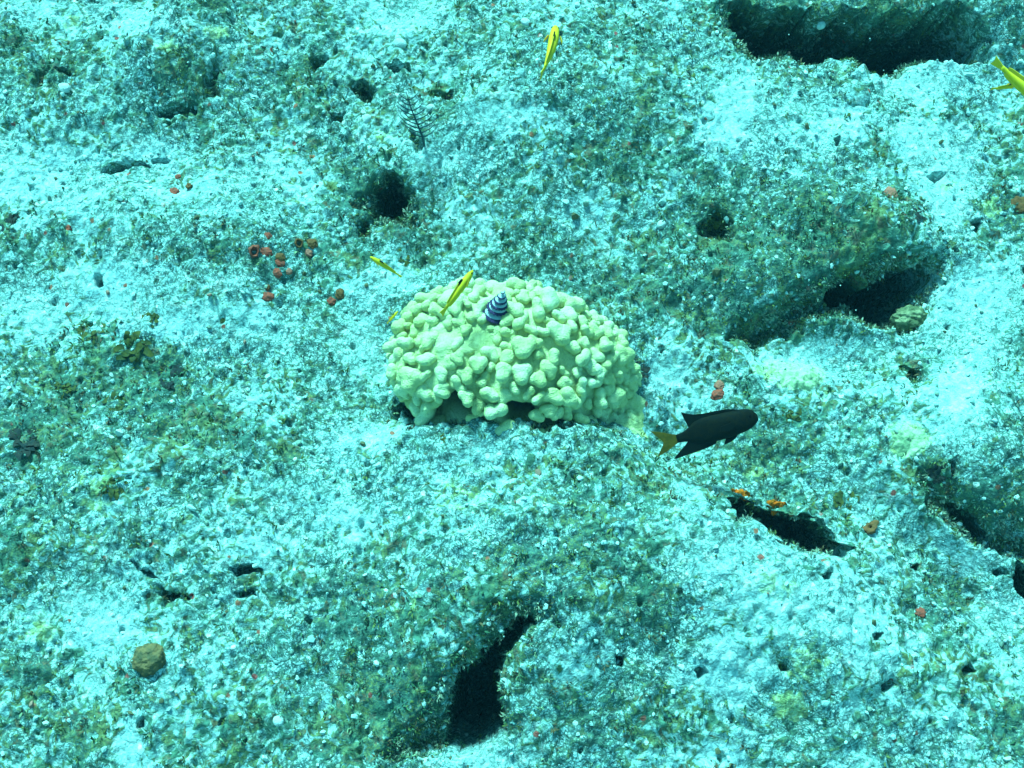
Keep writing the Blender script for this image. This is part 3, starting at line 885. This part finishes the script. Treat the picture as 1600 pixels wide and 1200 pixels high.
# ------------------------------------------------------------------ red sponges
SPONGE_R = plain('sponge_red', (.42, .075, .045), (.26, .075, .05), 200, .002, 400)
SPONGE_B = plain('sponge_brown', (.22, .085, .035), (.16, .075, .03), 150, .002, 400)
SPONGE_P = plain('sponge_pink', (.50, .16, .10), (.40, .14, .10), 150, .002, 400)
def cup_mesh(seed, hole):
    """barrel with a rolled rim and a sunk mouth; radius 1, height about 1"""
    pr_ = [(.80, -.6), (.95, -.1), (1.0, .35), (.96, .62), (.84, .76), (.66, .74), (hole, .60), (hole * .9, .2), (hole * .7, -.2), (0.02, -.3)]
    seg = 18; V = []; F = []
    rr = random.Random(seed)
    ph = [rr.uniform(0, 6.28) for _ in range(3)]
    for (r, z) in pr_:
        for k in range(seg):
            an = 2 * math.pi * k / seg
            q = 1 + .11 * math.sin(2 * an + ph[0]) + .07 * math.sin(3 * an + ph[1]) + .05 * math.sin(7 * an + ph[2])
            V.append((r * q * math.cos(an), r * q * math.sin(an), z * (1 + .12 * math.sin(an + ph[1]))))
    for i in range(len(pr_) - 1):
        for k in range(seg):
            k2 = (k + 1) % seg
            F.append((i * seg + k, i * seg + k2, (i + 1) * seg + k2, (i + 1) * seg + k))
    F.append(tuple((len(pr_) - 1) * seg + k for k in range(seg)))
    A_ = np.array(V); nz = n3(A_, 1.7, seed % 60 + 200, 2)
    V = A_ * (1 + .75 * nz)[:, None]
    return V, F
def cup(u, v, rpx, mat, label, hole=.42, lean=.5, cat='sponge', name='red_sponge', group='red sponges'):
    if hole < .40:
        return crust(u, v, rpx * 1.0, mat, label, cat, name, .55, group, random.uniform(.85, 1.35), random.uniform(-60, 60), .75, ICO4, freq=1.9)
    p = hit(u, v); n = gnormal(p)
    r = rpx * .00098 * (p - CAM).dot(FWD) / DIST
    V, F = cup_mesh(int(u * 3 + v), hole if hole > .55 else hole * .35)
    o = link_mesh(name, py_mesh(name, V, F), mat)
    zdir = (n * (1 - lean) + toward * lean + Vector((random.uniform(-.2, .2), 0, random.uniform(-.1, .1)))).normalized()
    o.matrix_basis = Matrix.Translation(p + n * r * .15) @ frame_from(zdir, random.uniform(0, 6)).to_4x4() @ Matrix.Diagonal((r, r, r, 1))
    tag(o, label, cat, group)
    return o
cup(397, 393, 9, SPONGE_R, 'red sponge with the widest dark mouth, left end of the sponge cluster', .62)
cup(415, 394, 8, SPONGE_R, 'red sponge touching the right side of the wide-mouthed one', .34)
cup(419, 368, 6.5, SPONGE_R, 'lone small red sponge above the row of red sponges', .3)
cup(438, 402, 6.5, SPONGE_B, 'brownish sponge topping the pair in the middle of the cluster', .3)
cup(438, 411, 7, SPONGE_R, 'red sponge below the brownish one in the middle of the cluster', .36)
cup(433, 427, 8, SPONGE_R, 'round red sponge under the middle pair of the cluster', .30)
cup(452, 424, 5.5, SPONGE_P, 'small pinkish sponge right of the round red one', .3)
cup(467, 381, 7, SPONGE_B, 'dark-mouthed brown sponge right of the red cluster', .66)
cup(488, 381, 9, SPONGE_B, 'broad brown sponge beside the dark algae patch', .36)
cup(482, 395, 7, SPONGE_P, 'pale brown sponge under the broad brown one', .34)
cup(417, 449, 5.5, SPONGE_B, 'thin upright brown sponge on the triangular red one', .3)
cup(419, 464, 8, SPONGE_R, 'triangular red sponge low on the left of the white-ringed pair', .3)
cup(530, 459, 8.5, SPONGE_B, 'orange-brown sponge, upper one of the pair nearest the coral mound', .36)
cup(517, 471, 7, SPONGE_R, 'orange-red sponge ringed with white, lower one of the pair nearest the coral mound', .3)
cup(272, 300, 8, SPONGE_R, 'red-orange sponge under the white ledge on the left side', .3)
cup(296, 292, 5, SPONGE_B, 'small brown sponge right of the one under the white ledge', .4)
cup(278, 276, 4.5, SPONGE_R, 'tiny red sponge just above the one under the white ledge', .3)
cup(107, 358, 5.5, SPONGE_R, 'lone little red sponge on pale sand far to the left', .4)
cup(1392, 302, 11, SPONGE_P, 'salmon pink sponge on pale rock at the upper right', .3)
cup(1124, 601, 7, SPONGE_P, 'pinkish sponge, upper of two on the slope above the dark fish', .3)
cup(1122, 617, 9, SPONGE_R, 'bright red sponge, lower of two on the slope above the dark fish', .32)
cup(1438, 958, 9, SPONGE_R, 'dull red sponge at the lower right of the reef', .36)
cup(1594, 322, 15, SPONGE_B, 'large ochre sponge at the right edge beside the dark pit', .22)
cup(1358, 826, 9, SPONGE_B, 'oval brown tunicate standing on a pale knoll past the slanting slit', .5, .3, 'tunicate', 'tunicate', None).scale.y *= 1.5

def patch(u, v, ru, rv, mat, label, cat, name, group, thick=.007, knob=.011, rot=0, follow=.012):
    """a thin knobbly colony that follows the rock under it, with a ragged outline"""
    p = hit(u, v); sc_ = .00098 * (p - CAM).dot(FWD) / DIST
    nr, ns = (26, 84) if ru < 70 else (60, 180)
    th = np.linspace(0, 2 * math.pi, ns, endpoint=False); rho = np.linspace(0, 1, nr) ** .8
    sd_ = u * .37 + v * .11
    out_r = 1 + .55 * fbm(np.cos(th) * 1.3 + sd_, np.sin(th) * 1.3, 120, 3, .6) + .35 * fbm(np.cos(th) * 4 + sd_, np.sin(th) * 4, 125, 2)
    RR, TT = np.meshgrid(rho, th, indexing='ij')
    rad = RR * out_r[None]
    a_ = rad * np.cos(TT) * ru * sc_; b_ = rad * np.sin(TT) * rv * sc_ * 1.15
    cr, sr = math.cos(R(-rot)), math.sin(R(-rot))
    X = p.x + a_ * cr - b_ * sr; Y = p.y + a_ * sr + b_ * cr
    f1, hh = worley(X / knob, Y / knob, 77)
    lump = np.sqrt(np.clip(.75 - f1, 0, 1))
    gz = p.z + SLOPE * (Y - p.y)
    Z = np.clip(ground(X, Y), gz - follow, gz + follow) + thick * ((1 - RR ** 3) * (.35 + .9 * lump * (.4 + .8 * hh)) - .55 * RR ** 6) + .002 * fbm(X / .006, Y / .006, 130, 2)
    V = np.stack([X - p.x, Y - p.y, Z - p.z], -1).reshape(-1, 3)
    F = []
    for i in range(nr - 1):
        for k in range(ns):
            k2 = (k + 1) % ns
            F.append((i * ns + k, (i + 1) * ns + k, (i + 1) * ns + k2, i * ns + k2))
    o = link_mesh(name, np_mesh(name, V, np.array(F)), mat)
    o.location = p
    return tag(o, label, cat, group)
skirt = patch(962, 652, 58, 58, CORAL, None, None, 'coral_base', None, .016, .016, -20)
skirt.location = skirt.location - CC
skirt.parent = coral
SP_O = plain('sponge_orange', (.75, .13, .008), (.40, .12, .012), 120, .002, 350)
patch(1158, 772, 20, 8, SP_O, 'orange encrusting sponge at the upper end of the slanting slit', 'sponge', 'encrusting_sponge', 'orange encrusting sponges', .009, .008, 15, .006)
patch(1212, 789, 17, 8, SP_O, 'yellow-orange encrusting sponge halfway along the slanting slit', 'sponge', 'encrusting_sponge', 'orange encrusting sponges', .009, .008, 20, .006)
CRUST_Y = plain('mustard_crust', (.46, .54, .32), (.26, .36, .20), 60, .003, 200)
patch(1250, 590, 34, 22, CRUST_Y, 'pale mustard coral crust right of the coral mound', 'coral crust', 'coral_crust', 'mustard coral crusts', rot=8)
patch(1421, 690, 26, 22, CRUST_Y, 'round mustard coral crust below the pale sand on the right', 'coral crust', 'coral_crust', 'mustard coral crusts')
ROCK_BR = plain('brown_rock', (.22, .135, .06), (.10, .085, .045), 75, .006, 130)
crust(234, 1030, 25, ROCK_BR, 'rounded brown stone lying alone on the pale lower left reef', 'stone', 'stone', .8, None, 1.05, -15, .42, ICO5, lift=.002, freq=2.0)
ROCK_OL = plain('olive_rock', (.27, .27, .15), (.10, .12, .06), 60, .007, 120)
crust(1424, 516, 20, ROCK_OL, 'olive tan rock lying in the mouth of the right-hand overhang', 'rock', 'rock', 1.0, None, 1.35, 28, .60, ICO5, lift=.020, freq=2.0)
crust(1335, 150, 26, REEF, 'grey-green rounded nodule under the black crevice at the top', 'nodule', 'nodule', .6, None, 1.05, 0, .18)
WHITE = plain('white_rubble', (.52, .62, .58), (.38, .46, .42), 90, .003, 200)
for (u, v, rp, lab) in [
        (572, 186, 8, 'bright white pebble below the dark nook at upper left of the centre'), (1034, 351, 7, 'white pebble on the speckled rock right of the upper centre'),
        (673, 168, 6, 'round white pebble beside the sea plume'), (100, 138, 9, 'bright white shell bit between dark nooks at the upper left'),
        (1283, 40, 6, 'pale pebble stuck on the shaded front of the top right rock'), (1592, 890, 7, 'pale round knob poking out at the right edge under the ledge'),
        (435, 1127, 8, 'white pebble low on the left of the bottom hole'), (791, 1091, 4, 'tiny white shell shining at the rim of the black bottom hole'),
        (625, 68, 9, 'pale rounded lump near the top edge of the reef'), (820, 35, 8, 'pale lump left of the topmost yellow fish')]:
    crust(u, v, rp, WHITE, lab, 'pebble', 'pebble', .7, 'white pebbles', 1.2, random.uniform(-40, 40), .25, ICO3, lift=.035 if u > 1580 else 0)

# ------------------------------------------------------------------ the sea water round everything
wm_ = bpy.data.materials.new('sea_water'); wm_.use_nodes = True
n_ = wm_.node_tree; n_.nodes.clear()
o_ = n_.nodes.new('ShaderNodeOutputMaterial'); v_ = n_.nodes.new('ShaderNodeVolumePrincipled')
v_.inputs['Color'].default_value = (.25, .75, .95, 1)
v_.inputs['Density'].default_value = .0080
n_.links.new(v_.outputs[0], o_.inputs['Volume'])
bm = bmesh.new(); bmesh.ops.create_cube(bm, size=1); me = bpy.data.meshes.new('haze'); bm.to_mesh(me); bm.free()
hz = link_mesh('haze', me, wm_)
hz.scale = (32, 32, 5.4); hz.location = (0, 0, -.35)
tag(hz, 'clear blue-green sea water over the reef', kind='stuff')

# drifting specks in the water
n = 150
P = RNG.uniform((-.75, -.75, -.35), (.75, .6, .75), (n, 3))
kk = [i for i in range(n) if P[i, 2] > ground(P[i, 0], P[i, 1]) + .05 and (Vector(P[i]) - CAM).length > .45]
P = P[kk]; n = len(P)
Vv, Ff = ico(1)
W = Vv[None] * RNG.uniform(.0004, .0011, (n, 1, 1)) + P[:, None, :]
me = np_mesh('marine_snow', W.reshape(-1, 3), (Ff[None] + (np.arange(n) * len(Vv))[:, None, None]).reshape(-1, 3))
tag(link_mesh('marine_snow', me, WHITE), 'tiny pale specks drifting in the water', kind='stuff')

# ------------------------------------------------------------------ scattered rubble and turf on the reef (uncountable)
def scatter_points(n, weight, walls=0):
    """random points on the seabed mesh inside and round the view, kept with probability weight"""
    x = RNG.uniform(-1.1, 1.1, n); y = RNG.uniform(-.7, .9, n)
    i = np.clip(np.searchsorted(XS, x), 1, nxx - 2); j = np.clip(np.searchsorted(YS, y), 1, nyy - 2)
    if walls:
        wi, wj = np.nonzero((t_dz > .006) & (t_dz < .16))
        q = RNG.randint(0, len(wi), walls)
        i = np.concatenate([i, np.clip(wi[q], 1, nxx - 2)]); j = np.concatenate([j, np.clip(wj[q], 1, nyy - 2)]); n += walls
    k = RNG.rand(n) < weight(t_alg[i, j], t_pale[i, j], t_dz[i, j])
    i, j = i[k], j[k]
    P = np.stack([tx[i, j], ty[i, j], tz[i, j]], -1)
    A = np.stack([tx[i + 1, j] - tx[i - 1, j], ty[i + 1, j] - ty[i - 1, j], tz[i + 1, j] - tz[i - 1, j]], -1)
    Bv = np.stack([tx[i, j + 1] - tx[i, j - 1], ty[i, j + 1] - ty[i, j - 1], tz[i, j + 1] - tz[i, j - 1]], -1)
    N = np.cross(A, Bv); N /= np.linalg.norm(N, axis=1)[:, None] + 1e-9
    return P, N, t_dz[i, j]

def vcol_material(name, rough=.85, bump=.001):
    m, n, b = new_mat(name); B = NB(n)
    B.l.new(B.attr('tint', 'Color'), b.inputs['Base Color'])
    b.inputs['Roughness'].default_value = rough
    B.bump(B.noise(B.coord(), 420, 2, .6), .6, bump, b)
    return m

# rubble: irregular little stones
P, N, _ = scatter_points(7500, lambda al, pa, dz: np.where(dz > .02, .35, np.clip(.9 - .55 * al, .1, 1)), 3000)
Vi = ICO1[0]; Fi = ICO1[1]
if len(Vi) != 12:
    Vi, Fi = ico(1)
n = len(P); k = len(Vi)
r = .0016 + .0040 * RNG.rand(n) ** 3 + (RNG.rand(n) < .02) * RNG.uniform(.001, .004, n)
ax = RNG.normal(size=(n, 3, 3)); q, _r = np.linalg.qr(ax)
W = Vi[None] * (1 + .35 * RNG.uniform(-1, 1, (n, k)))[:, :, None] * np.stack([np.ones(n), .6 + .4 * RNG.rand(n), .45 + .4 * RNG.rand(n)], -1)[:, None, :]
W = np.einsum('nkj,nij->nki', W, q) * r[:, None, None] + (P + N * (r * .25)[:, None])[:, None, :]
F = (Fi[None] + (np.arange(n) * k)[:, None, None]).reshape(-1, 3)
me = np_mesh('coral_rubble', W.reshape(-1, 3), F, False)
pal = np.array([(.44, .58, .54), (.34, .50, .46), (.56, .66, .60), (.20, .28, .22), (.12, .11, .06), (.30, .16, .12)])
ci = RNG.choice(6, n, p=[.38, .30, .08, .14, .08, .02])
cc = np.concatenate([pal[ci] * RNG.uniform(.85, 1.15, (n, 1)), np.ones((n, 1))], 1)
attr_col(me, 'tint', np.repeat(cc, k, axis=0))
o = link_mesh('coral_rubble', me, vcol_material('rubble'))
tag(o, 'small pale bits of broken coral and shell strewn over the reef', kind='stuff')

# turf: short curled blades in tufts
P, N, tdz = scatter_points(38000, lambda al, pa, dz: np.where(dz > .03, .8, np.clip(.15 + .75 * al - .5 * pa, 0, 1)), 9000)
n = len(P); nb = 7
base = np.repeat(P, nb, 0); Nn = np.repeat(N, nb, 0); m_ = n * nb
out_ = RNG.normal(size=(m_, 3)); dirv = Nn + .9 * out_ * .6; dirv /= np.linalg.norm(dirv, axis=1)[:, None]
side = np.cross(dirv, RNG.normal(size=(m_, 3))); side /= np.linalg.norm(side, axis=1)[:, None]
ln = np.repeat(RNG.uniform(.003, .0085, n), nb) * RNG.uniform(.6, 1.2, m_)
wd = ln * RNG.uniform(.10, .22, m_)
base = base + out_ * .0018
mid_ = base + dirv * (ln * .6)[:, None]
tip = base + (dirv * .95 + np.cross(side, dirv) * .45) * ln[:, None]
V = np.stack([base - side * (wd * .5)[:, None], base + side * (wd * .5)[:, None], mid_ + side * wd[:, None], mid_ - side * wd[:, None], tip], 1)
F3 = np.array([(0, 1, 2), (0, 2, 3), (3, 2, 4)])
F = (F3[None] + (np.arange(m_) * 5)[:, None, None]).reshape(-1, 3)
me = np_mesh('turf_algae', V.reshape(-1, 3), F, True)
pal = np.array([(.055, .130, .070), (.12, .15, .045), (.12, .085, .045), (.080, .15, .115), (.20, .27, .15), (.30, .34, .24)])
ci = RNG.choice(5, n, p=[.34, .26, .14, .16, .10]); ci = np.where((RNG.rand(n) < .5) & (tdz > .012), 5, ci); ci = np.repeat(ci, nb)
cc = np.concatenate([pal[ci] * RNG.uniform(.75, 1.25, (m_, 1)), np.ones((m_, 1))], 1)
attr_col(me, 'tint', np.repeat(cc, 5, axis=0))
o = link_mesh('turf_algae', me, vcol_material('turf', bump=.0003))
tag(o, 'short green and brown algal turf growing over the reef rock', kind='stuff')

# leafy brown algae clumps one can pick out
FROND = plain('frond_brown', (.085, .085, .022), (.045, .060, .022), 90)
FROND_D = plain('frond_dark', (.020, .030, .030), (.035, .035, .030), 90)
def clump(u, v, rpx, mat, label):
    p = hit(u, v); nrm = gnormal(p)
    r = rpx * .00098
    V, F = [], []
    for k in range(26):
        an = random.uniform(0, 6.28); q = random.uniform(0, .8) * r
        Mx = frame_from(nrm)
        b0 = p + Mx @ Vector((math.cos(an) * q, math.sin(an) * q, -.002))
        dr = (Mx @ Vector((math.cos(an) * .8 + random.uniform(-.3, .3), math.sin(an) * .8 + random.uniform(-.3, .3), .7))).normalized()
        sd_ = dr.cross(nrm).normalized()
        ln_ = r * random.uniform(.5, .95); ww = ln_ * random.uniform(.22, .34)
        i0 = len(V); pts = 5
        for i in range(pts):
            t = i / (pts - 1)
            c = b0 + dr * (ln_ * t) - nrm * (ln_ * .55 * t * t) + sd_ * (.15 * ln_ * math.sin(4 * t + k))
            wv = ww * math.sin(math.pi * min(.97, .12 + t * .85)) ** .7
            cup_ = nrm * (.25 * wv)
            V += [c - sd_ * wv + cup_, c, c + sd_ * wv + cup_]
        for i in range(pts - 1):
            a0 = i0 + i * 3
            F += [(a0, a0 + 1, a0 + 4, a0 + 3), (a0 + 1, a0 + 2, a0 + 5, a0 + 4)]
    o = link_mesh('algae_clump', py_mesh('algae_clump', [Vector(x) - p for x in V], F), mat)
    o.location = p
    tag(o, label, 'algae', 'leafy algae clumps')
for args in [
    (265, 590, 22, FROND_D, 'darkest purplish algae clump on the left slope'), (205, 545, 24, FROND, 'brown algae clump above the darkest purplish one'),
    (140, 520, 20, FROND, 'olive algae clump upper left of the brown patch'), (190, 625, 24, FROND, 'rusty algae clump below left of the darkest purplish one'),
    (100, 600, 22, FROND, 'olive algae clump in the far left brown patch'), (232, 498, 14, FROND, 'small dark algae clump under the white sand spot on the left'),
    (350, 495, 12, FROND, 'small lone algae clump on pale ground left of the coral'), (1376, 240, 16, FROND, 'dark mossy algae clump on the pale rock below the top crevice'),
    (1440, 335, 16, FROND_D, 'dark algae clump beside the bright white sand at upper right'), (1120, 345, 20, FROND, 'olive algae clump in the dark nook right of the speckled rock'),
    (1240, 640, 18, FROND, 'algae clump between the mustard crust and the dark fish'), (1470, 740, 16, FROND_D, 'dark algae clump at the upper end of the right-hand ledge'),
    (40, 690, 26, FROND_D, 'dark algae clump at the lower left edge of the brown patch'), (180, 762, 16, FROND, 'yellow-green algae clump alone on the pale left slope'),
    (15, 350, 18, FROND_D, 'dark algae clump on the left edge of the photo'), (695, 155, 16, FROND_D, 'dark tuft of algae above the white patch by the sea plume'),
    (630, 402, 12, FROND, 'brown algae clump between the small wrasse and the coral'), (1000, 580, 14, FROND_D, 'dark algae clump touching the right shoulder of the coral'),
    (690, 690, 10, FROND, 'little green algae clump below the front of the coral'), (1320, 780, 16, FROND, 'green algae clump above the slanting slit')]:
    clump(*args)
